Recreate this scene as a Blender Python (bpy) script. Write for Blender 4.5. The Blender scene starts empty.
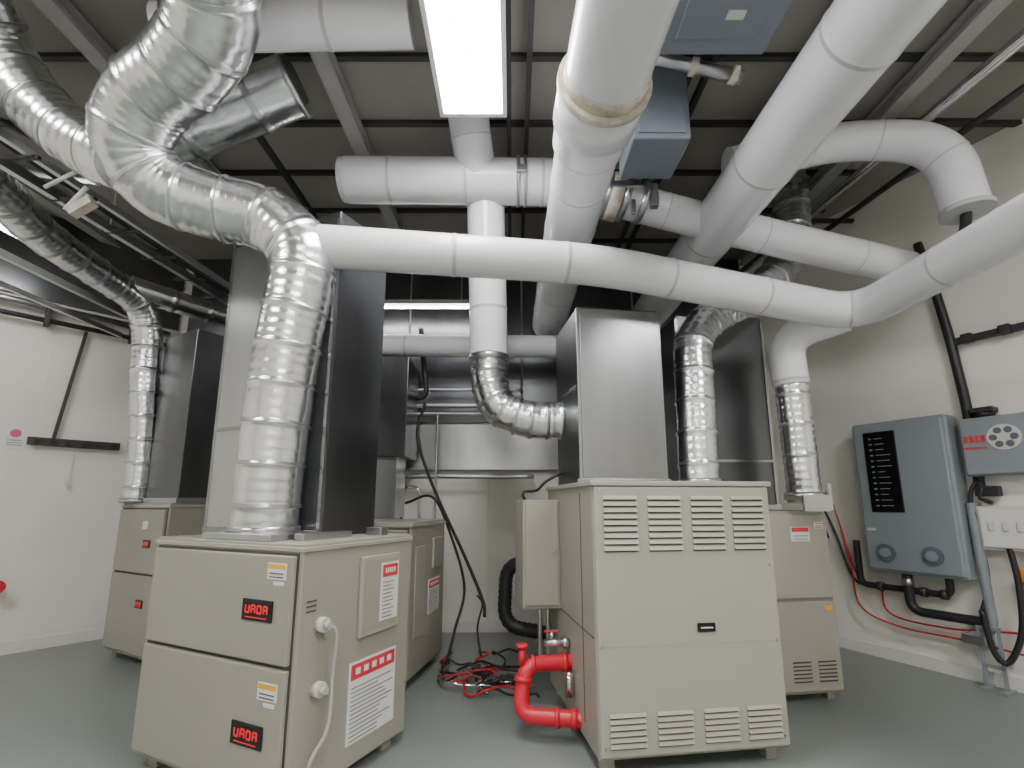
import bpy, bmesh, math, random
from mathutils import Vector, Matrix, noise
random.seed(7)
C = bpy.context.scene.collection

# ---------------------------------------------------------------- materials
def mat(name, col, rough=.5, metal=0.0, bump=0.0, bscale=40, var=0.0, vscale=6, emit=None, estr=0, spec=.5, coat=0, stretch=None):
    m = bpy.data.materials.new(name); m.use_nodes = True
    nt = m.node_tree; b = nt.nodes['Principled BSDF']
    b.inputs['Base Color'].default_value = (*col, 1)
    b.inputs['Roughness'].default_value = rough
    b.inputs['Metallic'].default_value = metal
    b.inputs['Specular IOR Level'].default_value = spec
    b.inputs['Coat Weight'].default_value = coat
    tc = nt.nodes.new('ShaderNodeTexCoord'); src = tc.outputs['Object']
    if stretch:
        mp = nt.nodes.new('ShaderNodeMapping'); mp.inputs['Scale'].default_value = stretch
        nt.links.new(src, mp.inputs['Vector']); src = mp.outputs['Vector']
    if var > 0:
        n = nt.nodes.new('ShaderNodeTexNoise'); n.inputs['Scale'].default_value = vscale; n.inputs['Detail'].default_value = 5
        r = nt.nodes.new('ShaderNodeValToRGB')
        r.color_ramp.elements[0].position = .3; r.color_ramp.elements[1].position = .7
        r.color_ramp.elements[0].color = (*[max(0, c*(1-var)) for c in col], 1)
        r.color_ramp.elements[1].color = (*[min(1, c*(1+var)) for c in col], 1)
        nt.links.new(src, n.inputs['Vector']); nt.links.new(n.outputs['Fac'], r.inputs['Fac'])
        nt.links.new(r.outputs['Color'], b.inputs['Base Color'])
    if bump > 0:
        n2 = nt.nodes.new('ShaderNodeTexNoise'); n2.inputs['Scale'].default_value = bscale; n2.inputs['Detail'].default_value = 4
        bp = nt.nodes.new('ShaderNodeBump'); bp.inputs['Strength'].default_value = bump; bp.inputs['Distance'].default_value = .02
        nt.links.new(src, n2.inputs['Vector']); nt.links.new(n2.outputs['Fac'], bp.inputs['Height'])
        nt.links.new(bp.outputs['Normal'], b.inputs['Normal'])
    if emit:
        b.inputs['Emission Color'].default_value = (*emit, 1); b.inputs['Emission Strength'].default_value = estr
    return m

M_wall = mat('painted_wall', (.80,.78,.72), .7, bump=.05, bscale=90, var=.03, vscale=1.5)
M_ceil = mat('ceiling_deck_paint', (.27,.26,.235), .7, var=.15, vscale=1.2)
M_floor = mat('speckled_vinyl_floor', (.205,.23,.215), .34, var=.16, vscale=120, bump=.03, bscale=150)
M_base = mat('baseboard_paint', (.72,.71,.68), .5)
M_beige = mat('beige_enamel', (.315,.30,.245), .40, var=.03, vscale=3, bump=.02, bscale=120)
M_beige2 = mat('beige_enamel_light', (.36,.345,.285), .40, var=.02, vscale=3)
M_slot = mat('dark_slot', (.08,.075,.065), .7)
M_gap = mat('panel_gap', (.07,.065,.055), .8)
M_foil = mat('aluminium_foil', (.82,.83,.84), .25, 1.0, bump=.14, bscale=15, var=.05, vscale=7)
M_band = mat('foil_tape_band', (.55,.56,.57), .28, 1.0, bump=.12, bscale=40)
M_galv = mat('galvanised_sheet', (.50,.51,.52), .30, 1.0, bump=.04, bscale=6, var=.12, vscale=4, stretch=(1,1,.2))
M_plen = mat('brushed_plenum_steel', (.34,.345,.355), .27, 1.0, bump=.05, bscale=5, var=.15, vscale=3, stretch=(1,1,.2))
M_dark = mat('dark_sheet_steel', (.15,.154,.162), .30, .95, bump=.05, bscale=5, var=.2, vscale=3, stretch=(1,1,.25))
M_white = mat('white_pvc', (.80,.80,.84), .22, bump=.015, bscale=18, var=.05, vscale=2.2)
M_seam = mat('pvc_joint', (.50,.50,.51), .4)
M_rim = mat('stained_collar', (.60,.54,.45), .5, var=.25, vscale=20)
M_steel = mat('zinc_steel', (.55,.56,.57), .3, 1.0)
M_chrome = mat('polished_steel', (.75,.75,.76), .15, 1.0)
M_beam = mat('painted_beam', (.34,.335,.32), .5, var=.05)
M_black = mat('black_rubber', (.015,.015,.016), .45)
M_rail = mat('dark_rail', (.03,.028,.027), .5)
M_red = mat('red_pipe_paint', (.60,.015,.035), .35)
M_redc = mat('red_cable', (.5,.02,.02), .4)
M_bgrey = mat('blue_grey_paint', (.22,.25,.30), .4, var=.03)
M_boiler = mat('boiler_grey_paint', (.235,.265,.29), .35, var=.02)
M_boilerd = mat('boiler_recess', (.10,.13,.16), .4)
M_lab = mat('label_white', (.72,.72,.70), .5)
M_labr = mat('label_red', (.60,.04,.06), .5)
M_labo = mat('label_orange', (.85,.42,.05), .5)
M_ink = mat('label_ink', (.12,.12,.12), .6)
M_disp = mat('display_black', (.008,.008,.009), .15)
M_led = mat('led_red', (.7,.02,.03), .4, emit=(1,.05,.06), estr=.12)
M_grn = mat('green_plastic', (.25,.6,.05), .4)
M_org = mat('orange_plastic', (.85,.25,.03), .4)
M_cream = mat('cream_plastic', (.62,.60,.53), .4)
M_hose = mat('grey_hose', (.42,.41,.37), .4)
M_lamp = mat('lamp_diffuser', (1,1,1), .5, emit=(1,.985,.97), estr=48)
M_frame = mat('lamp_frame', (.8,.8,.8), .4)

# ---------------------------------------------------------------- helpers
def empty(name, loc=(0,0,0), rz=0):
    e = bpy.data.objects.new(name, None); C.objects.link(e)
    e.empty_display_size = .1; e.location = loc; e.rotation_euler = (0,0,rz); return e

def link(name, me, mats, parent=None, smooth=False):
    for m in (mats if isinstance(mats,(list,tuple)) else [mats]): me.materials.append(m)
    if smooth:
        for p in me.polygons: p.use_smooth = True
    o = bpy.data.objects.new(name, me); C.objects.link(o)
    if parent: o.parent = parent
    return o

def addbox(bm, c, s, R=None, mi=0):
    vs = []
    for dx in (-.5,.5):
        for dy in (-.5,.5):
            for dz in (-.5,.5):
                v = Vector((dx*s[0], dy*s[1], dz*s[2]))
                if R: v = R @ v
                vs.append(bm.verts.new(v+Vector(c)))
    for f in ((0,1,3,2),(4,6,7,5),(0,4,5,1),(2,3,7,6),(0,2,6,4),(1,5,7,3)):
        fc = bm.faces.new([vs[i] for i in f]); fc.material_index = mi

def boxes(name, items, mats, parent=None, bevel=0):
    bm = bmesh.new()
    for it in items:
        addbox(bm, it[0], it[1], it[2] if len(it)>2 else None, it[3] if len(it)>3 else 0)
    bmesh.ops.recalc_face_normals(bm, faces=bm.faces)
    me = bpy.data.meshes.new(name); bm.to_mesh(me); bm.free()
    o = link(name, me, mats, parent)
    if bevel:
        b = o.modifiers.new('bevel','BEVEL'); b.width = bevel; b.segments = 3; b.limit_method='ANGLE'
    return o

def box(name, x0,x1,y0,y1,z0,z1, m, parent=None, bevel=0):
    return boxes(name, [(((x0+x1)/2,(y0+y1)/2,(z0+z1)/2),(abs(x1-x0),abs(y1-y0),abs(z1-z0)))], m, parent, bevel)

def resample(P, step):
    acc=[0.0]; total=0
    for i in range(1,len(P)):
        total += (P[i]-P[i-1]).length; acc.append(total)
    n=max(1,int(total/step)); res=[]; j=0
    for k in range(n+1):
        d=total*k/n
        while j<len(acc)-2 and acc[j+1]<d: j+=1
        L=acc[j+1]-acc[j]; t=0 if L==0 else (d-acc[j])/L
        res.append(P[j].lerp(P[j+1],t))
    return res,total

def fillet_path(pts, fr):
    P=[Vector(p) for p in pts]; out=[P[0]]
    for i in range(1,len(P)-1):
        a,b,c=P[i-1],P[i],P[i+1]
        d=min(fr,(a-b).length*.49,(c-b).length*.49)
        s=b+(a-b).normalized()*d; e=b+(c-b).normalized()*d
        for k in range(13):
            t=k/12; out.append(s*(1-t)**2+b*2*t*(1-t)+e*t*t)
    out.append(P[-1]); return out

def catmull(pts):
    P=[Vector(p) for p in pts]; P=[P[0]*2-P[1]]+P+[P[-1]*2-P[-2]]; out=[]
    for i in range(1,len(P)-2):
        for k in range(20):
            t=k/20; p0,p1,p2,p3=P[i-1:i+3]
            out.append(.5*((2*p1)+(p2-p0)*t+(2*p0-5*p1+4*p2-p3)*t*t+(3*p1-p0-3*p2+p3)*t**3))
    out.append(P[-2]); return out

def sweep(name, pts, r, mats, parent=None, mode='fillet', fillet=.25, step=.03, seg=32, seam=0, seam0=.3, ribs=None, crinkle=0, r_end=None, hollow=False, sw=.035, sh=.005):
    """tube of radius r along pts, real 3-D geometry; seam = collar spacing; ribs=(pitch,amp)"""
    P = catmull(pts) if mode=='catmull' else (fillet_path(pts,fillet) if len(pts)>2 else [Vector(p) for p in pts])
    P,total = resample(P, step)
    bm=bmesh.new(); rings=[]
    T=[(P[min(i+1,len(P)-1)]-P[max(i-1,0)]).normalized() for i in range(len(P))]
    up=Vector((0,0,1)) if abs(T[0].z)<.9 else Vector((0,1,0))
    N=T[0].cross(up).normalized()
    flags=[]
    for i,p in enumerate(P):
        N=(N-T[i]*N.dot(T[i])).normalized(); B=T[i].cross(N)
        s=total*i/(len(P)-1); rr=r if r_end is None else r+(r_end-r)*s/total
        fl=False
        if seam:
            q=(s-seam0)%seam
            if s>=seam0 and q<sw: rr+=sh; fl=True
        if ribs and not fl: rr+=ribs[1]*math.sin(2*math.pi*s/ribs[0])
        ring=[]
        for k in range(seg):
            a=2*math.pi*k/seg; d=N*math.cos(a)+B*math.sin(a); v=p+d*rr
            if crinkle and not fl: v=v+d*crinkle*(noise.noise(v*7)+.5*noise.noise(v*20))
            ring.append(bm.verts.new(v))
        rings.append(ring); flags.append(fl)
    two=isinstance(mats,(list,tuple)) and len(mats)>1
    for i in range(len(rings)-1):
        for k in range(seg):
            f=bm.faces.new((rings[i][k],rings[i][(k+1)%seg],rings[i+1][(k+1)%seg],rings[i+1][k]))
            f.smooth=True
            if flags[i] and two: f.material_index=1
    if not hollow:
        for ring in (rings[0],rings[-1]): bm.faces.new(ring)
    bmesh.ops.recalc_face_normals(bm, faces=bm.faces)
    me=bpy.data.meshes.new(name); bm.to_mesh(me); bm.free()
    return link(name, me, mats, parent)

def cyl(name,p0,p1,r,m,parent=None,seg=28):
    return sweep(name,[p0,p1],r,m,parent,step=10,seg=seg)

def wire(name,pts,r,m,parent=None):
    return sweep(name,pts,r,m,parent,mode='catmull',step=.03,seg=8)

def pvc(name,pts,r,parent=None,fillet=.3,seam=.9,seam0=.3):
    return sweep(name,pts,r,[M_white,M_seam],parent,fillet=fillet,step=.01,seam=seam,seam0=seam0,sw=.011,sh=.003)

def flex(name,pts,r,parent=None,mode='catmull',r_end=None,crinkle=.003,pitch=.05,amp=.0010,seam=.20):
    return sweep(name,pts,r,[M_foil,M_band],parent,mode=mode,step=.01,seam=seam,seam0=.12,ribs=(pitch,amp),crinkle=crinkle,r_end=r_end,seg=48,sw=.018,sh=.006)

# ---------------------------------------------------------------- room shell
H=3.8
def slab(name,pts,z0,z1,m):
    n=len(pts); co=[(x,y,z0) for x,y in pts]+[(x,y,z1) for x,y in pts]
    f=[tuple(range(n)),tuple(range(n,2*n))]+[(i,(i+1)%n,n+(i+1)%n,n+i) for i in range(n)]
    me=bpy.data.meshes.new(name); me.from_pydata(co,[],f)
    bm=bmesh.new(); bm.from_mesh(me); bmesh.ops.recalc_face_normals(bm,faces=bm.faces); bm.to_mesh(me); bm.free()
    return link(name,me,m)
big=[(-3.6,5.0),(2.66,5.0),(4.6,1.15),(4.6,-2.2),(-5.4,-2.2),(-5.4,2.9)]
slab('floor',big,-.1,0,M_floor)
slab('ceiling',big,H,H+.1,M_ceil)
def wall(name,a,b,z0=0,z1=H,t=.12,m=M_wall,off=0):
    a=Vector(a);b=Vector(b);d=(b-a).normalized();n=Vector((-d.y,d.x))
    pts=[a-n*off,b-n*off,b+n*t,a+n*t]
    return slab(name,[(p.x,p.y) for p in pts],z0,z1,m)
wall('wall_back',(-3.5,4.8),(2.55,4.8))
wall('wall_right',(2.55,4.8),(4.4,1.1))
wall('wall_right_side',(4.4,1.1),(4.4,-2.0))
wall('wall_front',(4.4,-2.0),(-5.2,-2.0))
wall('wall_left_side',(-5.2,-2.0),(-5.2,2.8))
wall('wall_left',(-5.2,2.8),(-3.5,4.8))
wall('baseboard_back',(-3.45,4.8),(2.5,4.8),0,.09,0,M_base,off=.015)
wall('baseboard_right',(2.55,4.8),(4.4,1.1),0,.09,0,M_base,off=.015)
wall('baseboard_left',(-5.2,2.8),(-3.5,4.8),0,.09,0,M_base,off=.015)

bwall=empty('back_wall_shade_and_band',(0,4.78,0))
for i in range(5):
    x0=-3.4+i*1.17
    box('panel_%d'%i,x0,x0+1.15,-.02,0,2.0,H-.02,M_dark,bwall,.004)  # dark sheets put the ceiling shadow into the upper wall's colour
box('galvanised_band',-3.4,2.45,-.05,0,1.52,1.98,M_galv,bwall,.006)
box('wall_seam_strip',-.24,-.215,-.012,.02,0.1,1.5,M_base,bwall)

bm_items=[]
for x in (-3.9,-2.35,-1.08,.62,1.75,2.45):
    bm_items+= [((x,1.4,3.76),(.10,6.6,.02)),((x,1.4,3.72),(.03,6.6,.08)),((x,1.4,3.68),(.10,6.6,.02))]
j=empty('ceiling_beams'); boxes('i_beams',bm_items,M_beam,j)
rails=[]
for x in (-1.75,-.02,.10,1.05,1.15,2.1):
    rails.append(((x,1.4,3.70),(.03,6.6,.05)))
boxes('hanging_rails',rails,M_rail,j)
pur=[]
for i in range(13):
    y=-1.6+i*.5
    pur.append(((0,y,3.785),(7.4 if y<3.4 else 5.6,.035,.03)))
boxes('purlins',pur,M_rail,j)

# ---------------------------------------------------------------- lamps
def troffer(x,y,z,w,l):
    e=empty('ceiling_light_or_fill',(x,y,z))
    t=.025
    boxes('frame',[((-w/2-t/2,0,0),(t,l+2*t,.06)),((w/2+t/2,0,0),(t,l+2*t,.06)),((0,-l/2-t/2,0),(w,t,.06)),((0,l/2+t/2,0),(w,t,.06)),((0,0,.02),(w,l,.02))],M_frame,e)
    box('diffuser',-w/2,w/2,-l/2,l/2,-.02,-.01,M_lamp,e)
    boxes('hangers',[((0,-l/2+.1,(H-z)/2),(.012,.012,H-z-.04)),((0,l/2-.1,(H-z)/2),(.012,.012,H-z-.04))],M_steel,e)
troffer(-.225,1.80,3.46,.34,1.26)
troffer(-2.9,.4,3.6,.5,1.3)  # unseen fill panel, added to brighten the room
troffer(2.3,.2,3.6,.5,1.3)  # another fill panel out of view, added for brightness
troffer(0,-1.0,3.6,1.2,.5)  # added fill light behind the camera, never in view
lt=empty('fluorescent_tube_light',(-3.75,2.9,3.2))
box('housing',-.06,.06,-.6,.6,.02,.07,M_frame,lt)
cyl('tube',(0,-.58,0),(0,.58,0),.022,M_lamp,lt)
boxes('hangers',[((0,-.4,.33),(.01,.01,.54)),((0,.4,.33),(.01,.01,.54))],M_steel,lt)
lt2=empty('fluorescent_tube_light',(-.9,4.45,3.1))
box('housing',-.6,.6,-.05,.05,.02,.06,M_beam,lt2)
cyl('tube',(-.58,0,0),(.58,0,0),.010,M_lamp,lt2)
boxes('hangers',[((-.4,0,.38),(.01,.01,.64)),((.4,0,.38),(.01,.01,.64))],M_steel,lt2)

# ---------------------------------------------------------------- labels
def label_x(name,par,x,y0,y1,z0,z1,red=.25):
    box(name,x,x+.003,y0,y1,z0,z1,M_lab,par)
    box(name+'_header',x+.001,x+.005,y0+.01,y1-.01,z1-(z1-z0)*red,z1-.01,M_labr,par)
    n=int((z1-z0)*(1-red)/.018); it=[]
    for i in range(n-1):
        z=z0+.015+i*.018; w=(y1-y0-.03)*random.uniform(.6,1)
        it.append(((x+.0035,y0+.015+w/2,z),(.003,w,.0035)))
    if it: boxes(name+'_text',it,M_ink,par)
    hw=(y1-y0-.05); n=5
    boxes(name+'_header_text',[((x+.0055,y0+.025+hw*(i+.5)/n,z1-(z1-z0)*red/2-.004),(.002,hw/n*.55,(z1-z0)*red*.35)) for i in range(n)],M_lab,par)
def label_f(name,par,y,x0,x1,z0,z1,mh=None,red=.35):
    box(name,x0,x1,y-.003,y,z0,z1,M_lab,par)
    box(name+'_header',x0+.005,x1-.005,y-.005,y-.001,z1-(z1-z0)*red,z1-.004,mh or M_labr,par)
    it=[]
    for i in range(2):
        it.append((((x0+x1)/2,y-.0035,z0+(z1-z0)*(.15+.22*i)),((x1-x0)*.75,.003,.005)))
    boxes(name+'_text',it,M_ink,par)
def display(name,par,y,x0,x1,z0,z1):
    box(name,x0,x1,y-.008,y,z0,z1,M_disp,par,.003)
    it=[];w=(x1-x0);n=4
    for i in range(n):
        cx=x0+w*(.2+.2*i); cz=(z0+z1)/2+.004; h=(z1-z0)*.34; t=.008; dw=w*.12
        segs=[(3,4,5,6,2,),(0,3,4,1,5,6),(0,2,3,5,4,6),(0,1,3,4,5,6)][i]
        S=[((cx,cz+h/2),(dw,t)),((cx,cz),(dw,t)),((cx,cz-h/2),(dw,t)),((cx-dw/2,cz+h/4),(t,h/2)),((cx+dw/2,cz+h/4),(t,h/2)),((cx-dw/2,cz-h/4),(t,h/2)),((cx+dw/2,cz-h/4),(t,h/2))]
        for s in segs: it.append(((S[s][0][0],y-.009,S[s][0][1]),(S[s][1][0],.003,S[s][1][1])))
    it.append((((x0+x1)/2,y-.009,z0+.014),(w*.7,.003,.004)))
    boxes(name+'_lettering',it,M_led,par)

def furnace(x,y,rz,W,D,Ht,seam):
    e=empty('furnace_cabinet',(x,y,0),rz)
    box('body',-W/2,W/2,-D/2,D/2,.06,Ht,M_beige,e,.008)
    box('top_lip',-W/2-.008,W/2+.008,-D/2-.008,D/2+.008,Ht-.035,Ht-.015,M_beige2,e,.004)
    boxes('feet',[((sx*(W/2-.08),sy*(D/2-.08),.03),(.07,.07,.06)) for sx in(-1,1) for sy in(-1,1)],M_beige,e,.004)
    f=-D/2
    box('front_recess',-W/2+.02,W/2-.02,f-.004,f+.01,.08,Ht-.04,M_gap,e)
    box('upper_door',-W/2+.028,W/2-.028,f-.024,f,seam+.008,Ht-.05,M_beige,e,.007)
    box('lower_door',-W/2+.028,W/2-.028,f-.024,f,.09,seam-.008,M_beige,e,.007)
    return e,f-.024

R1=math.radians(-25); FH=1.035; FX,FY=-1.155,2.562
e,f=furnace(FX,FY,R1,1.0,.72,FH,.555)
display('upper_display',e,f,.20,.38,.72,.805); display('lower_display',e,f,.20,.38,.25,.335)
label_f('upper_sticker',e,f,.33,.44,.89,.955,M_labo); label_f('lower_sticker',e,f,.33,.44,.43,.495,M_labo)
boxes('sticker_notes',[((.40,f-.002,.875),(.06,.003,.015)),((.40,f-.002,.415),(.06,.003,.015))],M_lab,e)
X=.50
box('side_panel',X,X+.02,-.03,.25,.59,.95,M_beige2,e,.006)
box('side_panel_recess',X+.018,X+.022,-.01,.23,.61,.93,M_beige,e)
label_x('warning_label',e,X+.022,.10,.23,.64,.91)
label_x('rating_label',e,X,-.06,.26,.15,.49,.22)
for z in(.70,.45):
    cyl('valve_knob',(X,-.25,z),(X+.035,-.25,z),.030,M_cream,e); cyl('valve_boss',(X+.03,-.25,z),(X+.06,-.25,z),.016,M_hose,e)
wire('vent_hose',[(X+.05,-.25,.70),(X+.06,-.21,.66),(X+.04,-.20,.5),(X+.05,-.22,.3),(X+.03,-.28,.2),(X+.03,-.30,.08)],.008,M_hose,e)
boxes('side_slots',[((X+.001,-.30,.76+.02*i),(.004,.05,.006)) for i in range(3)],M_gap,e)
box('duct_flange',-.17,.29,-.357,-.06,FH,FH+.03,M_galv,e,.004)
boxes('top_brackets',[((.34,-.1,FH+.015),(.06,.3,.03)),((.40,.2,FH+.02),(.10,.06,.04))],M_galv,e,.004)
wire('power_cord',[(-.50,-.25,FH),(-.54,-.26,.92),(-.57,-.2,.6),(-.53,-.1,.3),(-.54,-.05,.06)],.008,M_hose,e)

pl=empty('sheet_metal_plenum',(FX,FY,0),R1)
box('plenum_box',-.61,.25,-.05,.35,FH,2.80,M_dark,pl,.006)
box('plenum_bright_front',-.605,-.08,-.062,-.048,FH+.03,2.77,M_galv,pl,.003)  # brighter metal paints in the light falling on the front face
boxes('standing_seams',[((-.61,-.05,1.9),(.025,.025,1.7)),((.25,-.05,1.9),(.022,.022,1.7)),((-.18,-.06,FH+.02),(.87,.03,.03)),((-.35,-.064,1.62),(.50,.012,.02))],M_plen,pl)

e,f=furnace(-2.76,4.19,R1-.07,.75,.70,1.2,.66)
display('upper_display',e,f,.10,.20,.86,.92); display('lower_display',e,f,.10,.20,.42,.48)
box('sight_plate',.06,.13,f-.006,f,1.0,1.06,M_lab,e)
pl=empty('sheet_metal_plenum',(-2.76,4.19,0),R1-.07)
box('plenum_box',-.14,.36,-.30,.30,1.2,2.62,M_dark,pl,.006)
box('plenum_collar',-.16,.38,-.32,.32,1.2,1.24,M_galv,pl,.004)

e,f=furnace(-.97,3.74,math.radians(-10.5),.72,.70,1.07,.55)
X=.36
box('side_panel',X,X+.016,.06,.26,.72,.94,M_beige2,e,.004)
label_x('rating_label',e,X,.0,.24,.40,.64,.25)
box('side_vent',X,X+.01,-.28,-.1,.3,.9,M_beige2,e,.004)
pl=empty('sheet_metal_plenum',(-1.15,4.15,0),0)
box('plenum_box',-.28,.22,-.0,.5,1.6,2.5,M_dark,pl,.006)
box('plenum_neck',-.2,.14,.05,.4,1.07,1.62,M_galv,pl,.004)

# --- right large unit with louvres
R2=math.radians(8.0); W=.93; D=1.0
cx,cy=.385+math.cos(R2)*W/2-math.sin(R2)*D/2, 2.35+math.sin(R2)*W/2+math.cos(R2)*D/2
Ht=1.30
u=empty('air_handler_cabinet',(cx,cy,0),R2)
box('body',-W/2,W/2,-D/2,D/2,.07,Ht,M_beige,u,.008)
box('front_panel',-W/2+.006,W/2-.006,-D/2-.018,-D/2,.085,Ht-.02,M_beige2,u,.008)
box('top_cap',-W/2-.012,W/2+.012,-D/2-.024,D/2+.012,Ht-.018,Ht+.008,M_beige2,u,.006)
boxes('feet',[((sx*(W/2-.06),sy*(D/2-.08),.035),(.06,.06,.07)) for sx in(-1,1) for sy in(-1,1)],M_beige,u,.003)
f=-D/2-.018
lou=[];dk=[]
tilt=Matrix.Rotation(math.radians(-28),3,'X')
for gx in (-.33,-.105,.12,.335):
    for i in range(9):
        z=.975+i*.030
        dk.append(((gx,f-.001,z),(.165,.004,.010)))
        lou.append(((gx,f-.006,z+.011),(.170,.004,.019),tilt))
    for i in range(6):
        z=.125+i*.025
        dk.append(((gx,f-.001,z),(.165,.004,.009)))
        lou.append(((gx,f-.006,z+.009),(.170,.004,.016),tilt))
boxes('louvre_slots',dk,M_slot,u); boxes('louvre_blades',lou,M_beige2,u)
box('panel_seam',-W/2+.006,W/2-.006,f-.001,f+.002,.545,.548,M_beige,u)
box('nameplate',.03,.12,f-.008,f,.60,.64,M_disp,u,.003)
box('nameplate_text',.045,.105,f-.010,f-.007,.617,.622,M_frame,u)
boxes('front_screws',[((sx*(W/2-.03),f-.003,z),(.01,.006,.01)) for sx in(-1,1) for z in(.13,.55,.9,1.26)],M_steel,u)
boxes('side_seams',[((-W/2-.001,0,.58),(.004,D-.04,.005)),((-W/2-.001,-.3,.7),(.004,.005,1.1))],M_slot,u)
jb=empty('control_box',(cx,cy,0),R2)
box('box_body',-W/2-.23,-W/2,.16,.46,.58,1.22,M_beige,jb,.006)
box('box_door',-W/2-.215,-W/2-.015,.148,.16,.60,1.20,M_beige,jb,.005)
cyl('box_latch',(-W/2-.04,.14,.9),(-W/2-.04,.15,.9),.012,M_steel,jb)
wire('top_cable',[(-W/2-.2,.26,1.22),(-W/2-.21,.26,1.27),(-W/2-.12,.28,1.28),(-W/2-.05,.31,1.34),(-W/2+.06,.31,1.40)],.010,M_black,jb)
for i,xx in enumerate((-.06,-.11)):
    sweep('conduit_%d'%i,[(-W/2+xx,.26,.58),(-W/2+xx,.26,.25),(-W/2+.0,.18,.25)],.014,M_steel,jb,fillet=.05,seg=12)
vb=empty('gas_valve',(cx,cy,0),R2)
cyl('valve_body',(-W/2-.14,-.02,.44),(-W/2,-.02,.44),.020,M_steel,vb)
cyl('valve_stem',(-W/2-.1,-.02,.44),(-W/2-.1,-.02,.50),.010,M_steel,vb)
box('valve_handle',-W/2-.14,-W/2-.06,-.03,-.01,.495,.506,M_red,vb,.004)
cyl('union_nut',(-W/2-.04,-.02,.44),(-W/2-.01,-.02,.44),.032,M_chrome,vb,6)
cyl('drain_cock',(-W/2-.03,-.12,.20),(-W/2-.03,-.12,.32),.018,M_chrome,vb)
rp=empty('red_water_pipe')
sweep('pipe_run',[(.38,2.82,.345),(.07,2.76,.345),(.04,2.70,.12),(.40,2.64,.12)],.040,M_red,rp,fillet=.08,step=.02)
for p,q in (((.10,2.766,.345),(.12,2.77,.345)),((.27,2.797,.345),(.295,2.802,.345)),((.22,2.672,.12),(.245,2.668,.12)),((.30,2.658,.12),(.335,2.652,.12)),((.062,2.742,.29),(.058,2.735,.265))):
    cyl('coupling',p,q,.048,M_red,rp)
cyl('bleed_valve',(.055,2.755,.345),(.055,2.755,.43),.020,M_red,rp); cyl('bleed_cap',(.055,2.755,.43),(.055,2.755,.45),.030,M_red,rp)

pl=empty('sheet_metal_plenum',(cx,cy,0),R2)
box('plenum_box',-.40,.115,-.11,.45,Ht,2.38,M_dark,pl,.006)
box('plenum_bright_front',-.39,.11,-.122,-.108,Ht+.02,2.365,M_plen,pl,.003)
boxes('standing_seams',[((-.40,-.11,1.84),(.02,.02,1.06)),((.115,-.11,1.84),(.016,.016,1.06)),((-.145,-.12,Ht+.02),(.56,.03,.035))],M_plen,pl,.003)
boxes('side_ribs',[((-.405,.16,z),(.012,.5,.015)) for z in (1.9,)],M_plen,pl)

# --- second right cabinet
e=empty('boiler_cabinet',(1.70,3.50,0),math.radians(8))
box('body',-.31,.30,-.35,.35,.05,1.15,M_beige,e,.008)
box('upper_door',-.30,.29,-.372,-.35,.61,1.13,M_beige2,e,.008)
box('lower_door',-.30,.29,-.372,-.35,.07,.59,M_beige2,e,.008)
boxes('feet',[((sx*.25,sy*.28,.025),(.05,.05,.05)) for sx in(-1,1) for sy in(-1,1)],M_beige,e,.003)
label_f('warning_label',e,-.372,.03,.16,.96,1.05)
label_f('sticker',e,-.372,.20,.26,1.04,1.08,M_labo)
dk=[((gx,-.374,.13+.022*i),(.12,.005,.007)) for gx in (.02,.19) for i in range(6)]
boxes('louvre_slots',dk,M_slot,e)
boxes('lower_stickers',[((.24,-.374,.55),(.05,.004,.03))],M_labo,e)
pl=empty('sheet_metal_plenum',(1.62,3.66,0),math.radians(4))
box('plenum_box',-.40,.27,-.20,.3,1.15,2.60,M_dark,pl,.006)
boxes('plenum_seams',[((-.40,-.2,1.87),(.02,.02,1.4)),((.27,-.2,1.87),(.02,.02,1.4)),((-.05,-.205,1.5),(.65,.012,.02))],M_plen,pl)
box('plenum_collar',-.30,.29,-.22,.3,1.15,1.19,M_galv,pl,.004)

# ---------------------------------------------------------------- foil flex ducts
d=empty('foil_flex_duct')
flex('duct_run',[(-1.205,2.385,1.06),(-1.19,2.375,1.5),(-1.155,2.365,2.0),(-1.11,2.355,2.32),(-1.13,2.35,2.53),(-1.31,2.33,2.69),(-1.57,2.28,2.735),(-1.80,2.20,2.80),(-1.87,2.08,2.94),(-1.74,1.98,3.09),(-1.50,1.88,3.17),(-1.32,1.76,3.25),(-1.24,1.62,3.33),(-1.18,1.2,3.42)],.152,d,r_end=.180)
cyl('floor_collar',(-1.205,2.385,1.06),(-1.205,2.385,1.09),.162,M_galv,d)
d=empty('foil_flex_duct')
flex('duct_run',[(-1.92,2.11,2.86),(-2.10,2.12,2.94),(-2.30,2.10,3.09),(-2.44,2.05,3.25),(-2.50,1.95,3.42),(-2.45,1.75,3.56),(-2.3,1.4,3.60)],.140,d)
d=empty('round_metal_duct')
sweep('duct_run',[(-1.95,2.42,3.27),(-1.22,2.34,3.54)],.155,[M_foil,M_band],d,step=.0175,seam=.4,seam0=.1,crinkle=.002)
cyl('end_ring',(-1.245,2.342,3.531),(-1.22,2.34,3.54),.167,M_band,d); cyl('end_bore',(-1.23,2.341,3.536),(-1.215,2.34,3.541),.145,M_dark,d)
d=empty('foil_flex_duct')
flex('duct_run',[(-3.12,4.03,1.2),(-3.13,4.03,1.7),(-3.16,4.0,2.2),(-3.18,3.98,2.62),(-3.2,3.85,2.88),(-3.24,3.5,2.97),(-3.2,3.0,3.0),(-3.1,2.6,3.05),(-3.05,2.1,3.2),(-3.05,1.6,3.35)],.10,d,r_end=.13)
sweep('branch',[(-3.2,3.75,2.98),(-2.7,4.55,2.98)],.10,[M_foil,M_band],d,seam=.3,step=.0175)
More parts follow.
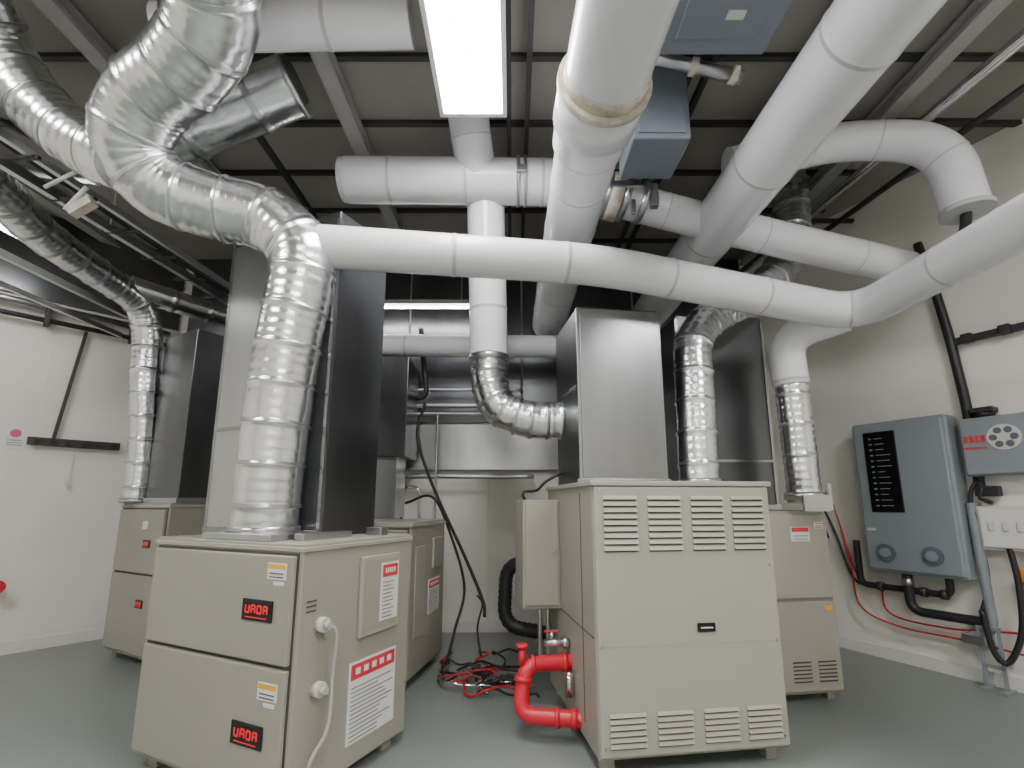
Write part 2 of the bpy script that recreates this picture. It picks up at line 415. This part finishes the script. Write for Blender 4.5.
cyl('floor_collar',(-3.12,4.03,1.2),(-3.12,4.03,1.24),.12,M_galv,d)
d=empty('foil_flex_duct')
flex('duct_run',[(1.135,2.92,1.30),(1.15,2.95,1.65),(1.17,2.98,2.0),(1.20,3.01,2.25),(1.38,3.10,2.46),(1.66,3.18,2.62),(1.95,3.32,2.86),(2.15,3.42,3.15),(2.22,3.45,3.45),(2.22,3.45,3.78)],.115,d,r_end=.130)
cyl('floor_collar',(1.135,2.92,1.31),(1.135,2.92,1.345),.122,M_galv,d)

# ---------------------------------------------------------------- white ducts
w=empty('white_insulated_duct')
pvc('run_near',[(.47,.3,3.0),(.385,2.15,3.0)],.180,w,seam=.9,seam0=.6)
pvc('run_far',[(.39,2.0,3.0),(.37,4.6,2.98)],.166,w,seam=.45,seam0=.42)
cyl('coupling_sleeve',(.402,1.80,3.0),(.392,2.0,3.0),.198,M_white,w,40)
cyl('coupling_rim',(.404,1.78,3.0),(.402,1.81,3.0),.208,M_rim,w,40)
sweep('rust_stain',[(.408,1.72,3.0),(.404,1.79,3.0)],.185,M_rim,w,seg=40)

w=empty('white_insulated_duct')
pvc('duct_run',[(-1.04,2.36,2.555),(.50,2.52,2.53),(2.20,2.90,2.39),(2.22,-.6,2.39)],.112,w,fillet=.26,seam=.62,seam0=.72)
w=empty('white_insulated_duct')
pvc('duct_run',[(1.46,.2,3.1),(1.40,4.6,3.1)],.172,w,seam=.75,seam0=.7)
w=empty('white_insulated_duct')
pvc('cross_run',[(-1.14,2.97,3.40),(.58,2.97,3.38)],.152,w,seam=.52,seam0=.30)
cyl('end_cap',(-1.17,2.97,3.40),(-1.12,2.97,3.40),.146,M_white,w,40)
cyl('clamp',(.03,2.97,3.39),(.055,2.97,3.39),.164,M_steel,w,40)
cyl('clamp',(.08,2.97,3.39),(.10,2.97,3.39),.164,M_steel,w,40)
boxes('clamp_screw',[((.065,2.80,3.36),(.07,.03,.05))],M_steel,w,.004)
pvc('right_run',[(.56,2.95,3.29),(1.4,3.02,3.10),(2.80,3.16,2.84)],.118,w,seam=.7,seam0=.5)
for k,a in enumerate((.62,.74,.86)):
    z=3.29-(a-.56)*.226; cyl('pipe_clamp_%d'%k,(a,2.955,z),(a+.04,2.96,z-.009),.15-.006*k,M_steel,w,40)
boxes('clamp_bolts',[((.72,2.81,3.25),(.22,.03,.04)),((.80,2.86,3.12),(.03,.03,.10)),((.94,2.86,3.2),(.05,.05,.16))],M_steel,w,.004)
cyl('coupling_block',(.66,2.955,3.27),(.74,2.96,3.25),.155,M_rim,w,40)

w=empty('white_insulated_duct')
pvc('duct_run',[(1.45,2.86,3.42),(2.20,2.78,3.56),(2.68,2.62,3.40),(2.71,2.59,2.92)],.118,w,fillet=.34,seam=.42,seam0=.50)
cyl('end_rim',(2.71,2.59,2.90),(2.71,2.59,2.93),.130,M_seam,w,40)
sweep('wall_stub',[(2.71,2.59,2.94),(2.71,2.61,2.82),(3.20,3.36,2.85)],.028,M_black,w,fillet=.1)

w=empty('white_insulated_duct')
pvc('upper_branch',[(-.30,2.72,3.79),(-.24,2.95,3.40)],.135,w,seam=3,seam0=.2)
pvc('duct_run',[(-.19,3.06,3.44),(-.16,3.22,2.2)],.132,w,seam=.45,seam0=.45)
flex('flex_elbow',[(-.16,3.22,2.22),(-.155,3.22,2.02),(-.08,3.21,1.84),(.12,3.20,1.76),(.36,3.20,1.75)],.125,w,crinkle=.003,seam=.1)
cyl('flex_clamp',(-.16,3.22,2.17),(-.16,3.22,2.21),.142,M_steel,w)
w=empty('white_insulated_duct')
pvc('duct_run',[(-1.3,4.3,2.66),(.9,4.3,2.64)],.105,w,seam=.7)
w=empty('white_insulated_duct')
pvc('duct_run',[(-1.72,1.98,3.50),(-.50,2.0,3.55)],.105,w,seam=.5)
w=empty('white_insulated_duct')
sweep('foil_drop',[(1.90,3.14,1.20),(1.885,3.14,2.02)],.10,[M_foil,M_band],w,step=.01,seam=.2,ribs=(.05,.0015),crinkle=.004,sw=.02)
pvc('elbow',[(1.885,3.14,1.98),(1.87,3.14,2.33),(2.14,2.90,2.39)],.110,w,fillet=.28,seam=3,seam0=.02)
cyl('bottom_collar',(1.90,3.14,1.22),(1.90,3.14,1.27),.12,M_steel,w)
boxes('support_bracket',[((1.90,3.03,1.20),(.16,.02,.10)),((1.99,3.04,1.24),(.02,.03,.16))],M_steel,w)

# ---------------------------------------------------------------- blue-grey ceiling units
a=empty('ceiling_fan_unit')
box('casing',.70,1.22,1.0,1.98,3.34,3.68,M_bgrey,a,.012)
box('access_panel',.76,1.14,1.1,1.89,3.328,3.34,M_bgrey,a,.008)
box('data_plate',.95,1.03,1.75,1.79,3.322,3.33,M_lab,a)
cyl('side_pipe',(.64,2.06,3.44),(1.16,2.08,3.32),.032,M_steel,a)
for x in(.68,.90,1.10): cyl('pipe_collar',(x,2.062,3.43-(x-.64)*.24),(x+.03,2.063,3.423-(x-.64)*.24),.042,M_rim,a)
a=empty('ceiling_junction_box')
box('casing',.66,.98,2.3,2.64,3.16,3.68,M_bgrey,a,.012)
box('cover',.69,.95,2.29,2.30,3.19,3.64,M_bgrey,a,.006)

p=empty('steel_conduit_run')
cyl('upper_pipe',(2.80,.6,3.58),(2.40,4.7,3.58),.035,M_chrome,p,16)
cyl('lower_pipe',(3.05,.6,3.46),(2.55,4.4,3.46),.022,M_rail,p,16)
boxes('hangers',[((2.72,y,3.62),(.5,.03,.03)) for y in (1.6,2.7,3.8)],M_rail,p)
p=empty('overhead_pipe_run')
cyl('pipe_a',(-3.7,1.0,3.62),(-2.0,4.3,3.62),.040,M_steel,p,16)
cyl('pipe_b',(-3.95,1.3,3.58),(-2.3,4.4,3.58),.022,M_rail,p,16)
cyl('pipe_c',(-3.5,2.9,3.45),(-1.6,3.4,3.45),.030,M_steel,p,16)
p=empty('cable_tray')
boxes('tray_rails',[((-2.72,2.8,3.02),(.04,3.7,.06),Matrix.Rotation(math.radians(-5),3,'Z')),((-2.50,2.8,3.02),(.03,3.7,.04),Matrix.Rotation(math.radians(-5),3,'Z')),((-3.45,3.0,2.86),(.04,2.6,.05)),((-3.60,3.0,2.72),(.03,2.4,.04))],M_steel,p)
boxes('tray_rungs',[((-2.63,1.2+.35*i,3.0),(.26,.02,.02)) for i in range(10)],M_rail,p)
wire('tray_cables',[(-2.75,1.2,3.07),(-2.66,2.2,3.065),(-2.62,3.2,3.07),(-2.5,4.4,3.06)],.022,M_black,p)
boxes('hanger_rods',[((-2.72,1.6,3.4),(.012,.012,.76)),((-2.66,2.9,3.4),(.012,.012,.76)),((-2.58,4.1,3.4),(.012,.012,.76))],M_steel,p)
cyl('spray_arm',(-2.42,2.35,2.76),(-2.32,2.35,2.90),.012,M_lab,p,10); cyl('spray_arm_long',(-2.55,2.35,2.90),(-2.3,2.3,2.98),.010,M_lab,p,10)
boxes('hanger_clip',[((-2.33,2.35,2.78),(.13,.05,.05),Matrix.Rotation(-.6,3,'Y'))],M_rim,p)

p=empty('back_wall_conduits',(0,4.6,0))
for i,z in enumerate((2.06,2.14,2.30,1.45)):
    sweep('conduit_%d'%i,[(-1.5,-.0,z),(-.1+.1*i,-.0,z),(-.1+.1*i,.1,z)],.016+.006*(i%2),M_steel,p,fillet=.04,seg=12)
for i,x in enumerate((-1.35,-1.22,-1.05,-.88)):
    sweep('riser_%d'%i,[(x-.3,.02,1.50-.05*i),(x,.02,1.50-.05*i),(x,.02,.9)],.013,M_chrome if i%2 else M_black,p,fillet=.07,seg=10)
sweep('black_riser',[(-.9,-.1,2.9),(-.82,-.1,2.2),(-1.1,-.1,2.2)],.025,M_black,p,fillet=.08,seg=12)
sweep('thin_riser',[(-.72,-.05,2.05),(-.72,-.05,.9)],.011,M_chrome,p,seg=10)
p=empty('hanging_black_cable')
wire('cable_a',[(-.80,4.3,2.1),(-.85,4.25,1.8),(-.74,4.25,1.45),(-.58,4.25,1.1),(-.40,4.2,.75),(-.24,4.1,.42),(-.22,4.05,.30)],.014,M_black,p)
wire('cable_b',[(-.95,4.32,1.2),(-.7,4.28,1.25),(-.52,4.25,.9),(-.40,4.2,.5),(-.46,4.1,.2),(-.5,4.0,.02)],.012,M_black,p)
wire('cable_c',[(-.3,4.3,.42),(-.25,4.25,.36),(-.28,4.1,.2),(-.24,4.0,.02)],.008,M_black,p)
p=empty('black_drain_hose')
sweep('hose',[(.12,3.55,.80),(-.04,3.6,.74),(-.06,3.6,.34),(.28,3.55,.30)],.048,M_black,p,fillet=.14,step=.02,ribs=(.04,.003))
p=empty('floor_cable_tangle')
for i in range(18):
    c0=Vector((random.uniform(-.55,.05),random.uniform(3.25,3.9),.015)); pts=[c0]
    ang=random.uniform(0,6.28)
    for k in range(6):
        ang+=random.uniform(-1.2,1.2); c0=c0+Vector((math.cos(ang)*.11,math.sin(ang)*.09,0)); c0.x=min(max(c0.x,-.50),.16);c0.y=min(max(c0.y,3.15),4.1)
        pts.append(Vector((c0.x,c0.y,random.uniform(.012,.07))))
    wire('strand_%d'%i,pts,.008,[M_black,M_redc,M_black,M_chrome][i%4],p)
boxes('connectors',[((random.uniform(-.38,0),random.uniform(3.4,3.8),.03),(.07,.05,.05),Matrix.Rotation(random.uniform(0,3),3,'Z')) for i in range(6)],M_rail,p,.006)

# ---------------------------------------------------------------- right wall equipment (wall-local frames)
RW=math.atan2(-.8944,.4472)
def rw(name,y): return empty(name,(4.95-.5*y-.004,y-.002,0),RW)
b=rw('wall_boiler',3.70)
box('casing',-.31,.31,-.18,0,.68,1.83,M_boiler,b,.022)
box('front_cover',-.295,.295,-.202,-.17,.70,1.81,M_boiler,b,.018)
box('control_panel',-.22,.00,-.210,-.198,1.13,1.75,M_disp,b,.008)
leg=[]
for i in range(13):
    z=1.18+.043*i
    leg.append(((-.17,-.212,z),(.02,.003,.010)))
    ww=random.uniform(.05,.10); leg.append(((-.14+ww/2,-.212,z),(ww,.003,.005)))
boxes('panel_legends',leg,M_boiler,b)
for x in(-.16,.13):
    cyl('dial_ring',(x,-.215,.83),(x,-.20,.83),.065,M_boilerd,b,36); cyl('dial_knob',(x,-.23,.83),(x,-.21,.83),.035,M_boiler,b,28)
box('logo',-.27,-.21,-.205,-.198,.99,1.01,M_cream,b)
b2=rw('wall_inverter_box',3.16)
box('casing',-.25,.25,-.12,0,1.38,1.78,M_boiler,b2,.012)
box('cover',-.24,.24,-.135,-.12,1.39,1.77,M_boiler,b2,.008)
fx=-.02
cyl('fan_grille',(fx,-.142,1.63),(fx,-.13,1.63),.085,M_cream,b2,36)
for i in range(6):
    aa=i*math.pi/3; cyl('fan_hole_%d'%i,(fx+.052*math.cos(aa),-.146,1.63+.052*math.sin(aa)),(fx+.052*math.cos(aa),-.140,1.63+.052*math.sin(aa)),.021,M_boilerd,b2,16)
boxes('red_lettering',[((-.215+.03*i,-.138,1.63),(.02,.004,.045)) for i in range(4)]+[((-.17,-.138,1.57),(.12,.004,.012))],M_labr,b2)
cyl('cable_gland',(-.12,-.06,1.78),(-.12,-.06,1.82),.05,M_black,b2)
box('gland_cap',-.19,-.06,-.11,-.01,1.81,1.85,M_black,b2,.01)
b3=rw('wall_junction_box',3.25)
box('casing',-.14,.18,-.11,0,.89,1.18,M_cream,b3,.015)
box('lid',-.12,.16,-.125,-.11,.91,1.16,M_lab,b3,.01)
boxes('switches',[((-.06+.07*i,-.13,1.05),(.03,.015,.06)) for i in range(3)],M_cream,b3,.004)
b4=rw('orange_isolator',3.25)
box('body',.02,.14,-.09,0,.60,.78,M_org,b4,.012); cyl('knob',(.07,-.11,.70),(.07,-.09,.70),.03,M_red,b4)
b5=rw('wall_conduit',3.38)
sweep('main_drop',[(-.10,-.04,3.2),(-.04,-.04,2.8),(-.0,-.04,2.4),(.03,-.04,1.9),(.03,-.04,1.3)],.030,M_black,b5,fillet=.1,step=.02)
boxes('strut_channel',[((.42,-.03,2.36),(.85,.05,.045))],M_rail,b5,.004)
boxes('strut_clips',[((.1+.2*i,-.05,2.36),(.06,.06,.065)) for i in range(4)],M_black,b5,.006)
wire('panel_cable_a',[(.02,-.06,1.37),(.06,-.1,1.30),(.04,-.1,1.24),(.10,-.1,1.20)],.014,M_black,b5)
wire('panel_cable_b',[(.03,-.06,1.36),(-.01,-.09,1.25),(.0,-.1,.98),(.01,-.09,.70),(-.04,-.12,.48)],.013,M_black,b5)
boxes('terminal_block',[((.08,-.07,1.28),(.12,.08,.07)),((.0,-.07,1.1),(.05,.07,.08))],M_black,b5,.008)
b6=rw('boiler_pipework',3.70)
sweep('drain_pipe',[(-.08,-.13,.68),(-.08,-.13,.42),(.32,-.11,.42)],.032,M_black,b6,fillet=.08,step=.02)
sweep('flow_pipe',[(-.42,-.10,.90),(-.42,-.10,.56),(.0,-.10,.56),(.16,-.10,.56),(.16,-.10,.68)],.024,M_black,b6,fillet=.06,step=.02)
for x in(-.3,-.02,.1): cyl('pipe_union',(x,-.10,.56),(x+.04,-.10,.56),.034,M_rail,b6,10)
cyl('brass_union',(-.08,-.13,.60),(-.08,-.13,.65),.040,M_steel,b6,8)
sweep('grey_conduit',[(.34,-.08,1.2),(.35,-.10,.9),(.36,-.10,.36),(.2,-.1,.30)],.028,M_boiler,b6,fillet=.12,step=.02)
box('pipe_clip',.2,.32,-.15,0,.27,.33,M_steel,b6,.004)
wire('black_cable_drop',[(.50,-.1,.95),(.52,-.11,.7),(.50,-.12,.4),(.42,-.14,.2),(.36,-.15,.25),(.33,-.15,.5)],.018,M_black,b6)
b7=rw('red_wall_cable',3.70)
wire('red_a',[(-.56,-.06,1.05),(-.5,-.07,.7),(-.46,-.07,.38),(-.2,-.08,.28),(.2,-.07,.27),(.6,-.07,.24),(1.0,-.07,.22)],.007,M_redc,b7)
wire('red_b',[(-.3,-.06,.56),(-.25,-.07,.36),(.1,-.07,.33),(.5,-.07,.38),(.68,-.07,.34),(.60,-.09,.7)],.007,M_redc,b7)
wire('red_c',[(-.62,-.05,1.3),(-.55,-.06,1.0),(-.46,-.06,.62),(-.3,-.06,.52)],.006,M_redc,b7)
wire('black_loop',[(-.72,-.05,1.25),(-.6,-.06,.95),(-.5,-.06,.6),(-.38,-.06,.54)],.010,M_black,b7)
wire('thin_black',[(-.88,-.05,1.45),(-.74,-.06,1.2),(-.66,-.06,.9)],.007,M_black,b7)
b8=rw('pipe_stand',3.40)
boxes('stand_frame',[((-.05,-.12,.2),(.02,.02,.40)),((.05,-.12,.2),(.02,.02,.40)),((0,-.12,.39),(.12,.03,.02)),((0,-.12,.15),(.12,.02,.02)),((-.05,-.12,.01),(.04,.14,.02)),((.05,-.12,.01),(.04,.14,.02))],M_boiler,b8,.003)

# ---------------------------------------------------------------- left wall items
LW=math.atan2(.762,.648)
def lw(name,t): return empty(name,(-3.5-.648*t,4.8-.762*t,0),LW)
dr=lw('wall_access_panel',.56)
box('leaf',-.38,.38,-.006,0,.12,2.62,M_wall,dr,.002)
hb=lw('steel_header_cladding',1.3)
box('sheet',-1.3,1.28,-.03,0,2.98,H-.02,M_dark,hb,.004)
for k,z in enumerate((2.90,2.78)):
    cyl('pipe_%d'%k,(-1.25,-.08,z),(1.2,-.08,z),.03-.008*k,[M_steel,M_rail][k],hb,14)
boxes('pipe_brackets',[((-.9+.6*i,-.06,2.84),(.03,.12,.2)) for i in range(4)],M_rail,hb)
sr=lw('sliding_door_track',.68)
boxes('track',[((0,-.06,1.72),(.62,.03,.07))],M_rail,sr,.004)
boxes('track_bolts',[((-.25+.1*i,-.085,1.72),(.03,.03,.03)) for i in range(6)],M_black,sr,.004)
boxes('drop_rod',[((-.10,-.05,2.25),(.025,.025,1.02),Matrix.Rotation(.10,3,'Y'))],M_rail,sr)
boxes('cord',[((-.02,-.05,1.55),(.006,.006,.3))],M_frame,sr); boxes('cord_pull',[((-.02,-.05,1.38),(.02,.02,.05))],M_base,sr)
sg=lw('safety_sign',1.06)
box('plate',-.06,.06,-.008,0,1.65,1.84,M_frame,sg)
boxes('sign_text',[((0,-.010,1.68+.02*i),(.09,.003,.005)) for i in range(3)],M_ink,sg)
cyl('pictogram',(0,-.012,1.78),(0,-.006,1.78),.035,mat('pink_ink',(.7,.1,.3),.5),sg)
hv=lw('hand_valve',1.02)
cyl('stem',(0,-.15,.55),(0,0,.55),.02,M_steel,hv); cyl('wheel',(0,-.17,.55),(0,-.15,.55),.05,M_red,hv)
gt=empty('green_tool',(-1.95,3.15,0),.4)
box('handle',-.08,.08,-.02,.02,0,.035,M_grn,gt,.01); box('tip',.08,.14,-.01,.01,.005,.025,M_black,gt,.004)

# ---------------------------------------------------------------- camera
cam=bpy.data.cameras.new('camera'); co=bpy.data.objects.new('camera',cam); C.objects.link(co)
co.location=(0,0,1.2); co.rotation_euler=(math.radians(100),0,0)
cam.sensor_width=36; cam.lens=16.8; cam.shift_y=.034; cam.clip_start=.05
bpy.context.scene.camera=co
w=bpy.data.worlds.new('room_world'); bpy.context.scene.world=w; w.use_nodes=True
w.node_tree.nodes['Background'].inputs[0].default_value=(.8,.85,.9,1); w.node_tree.nodes['Background'].inputs[1].default_value=.3
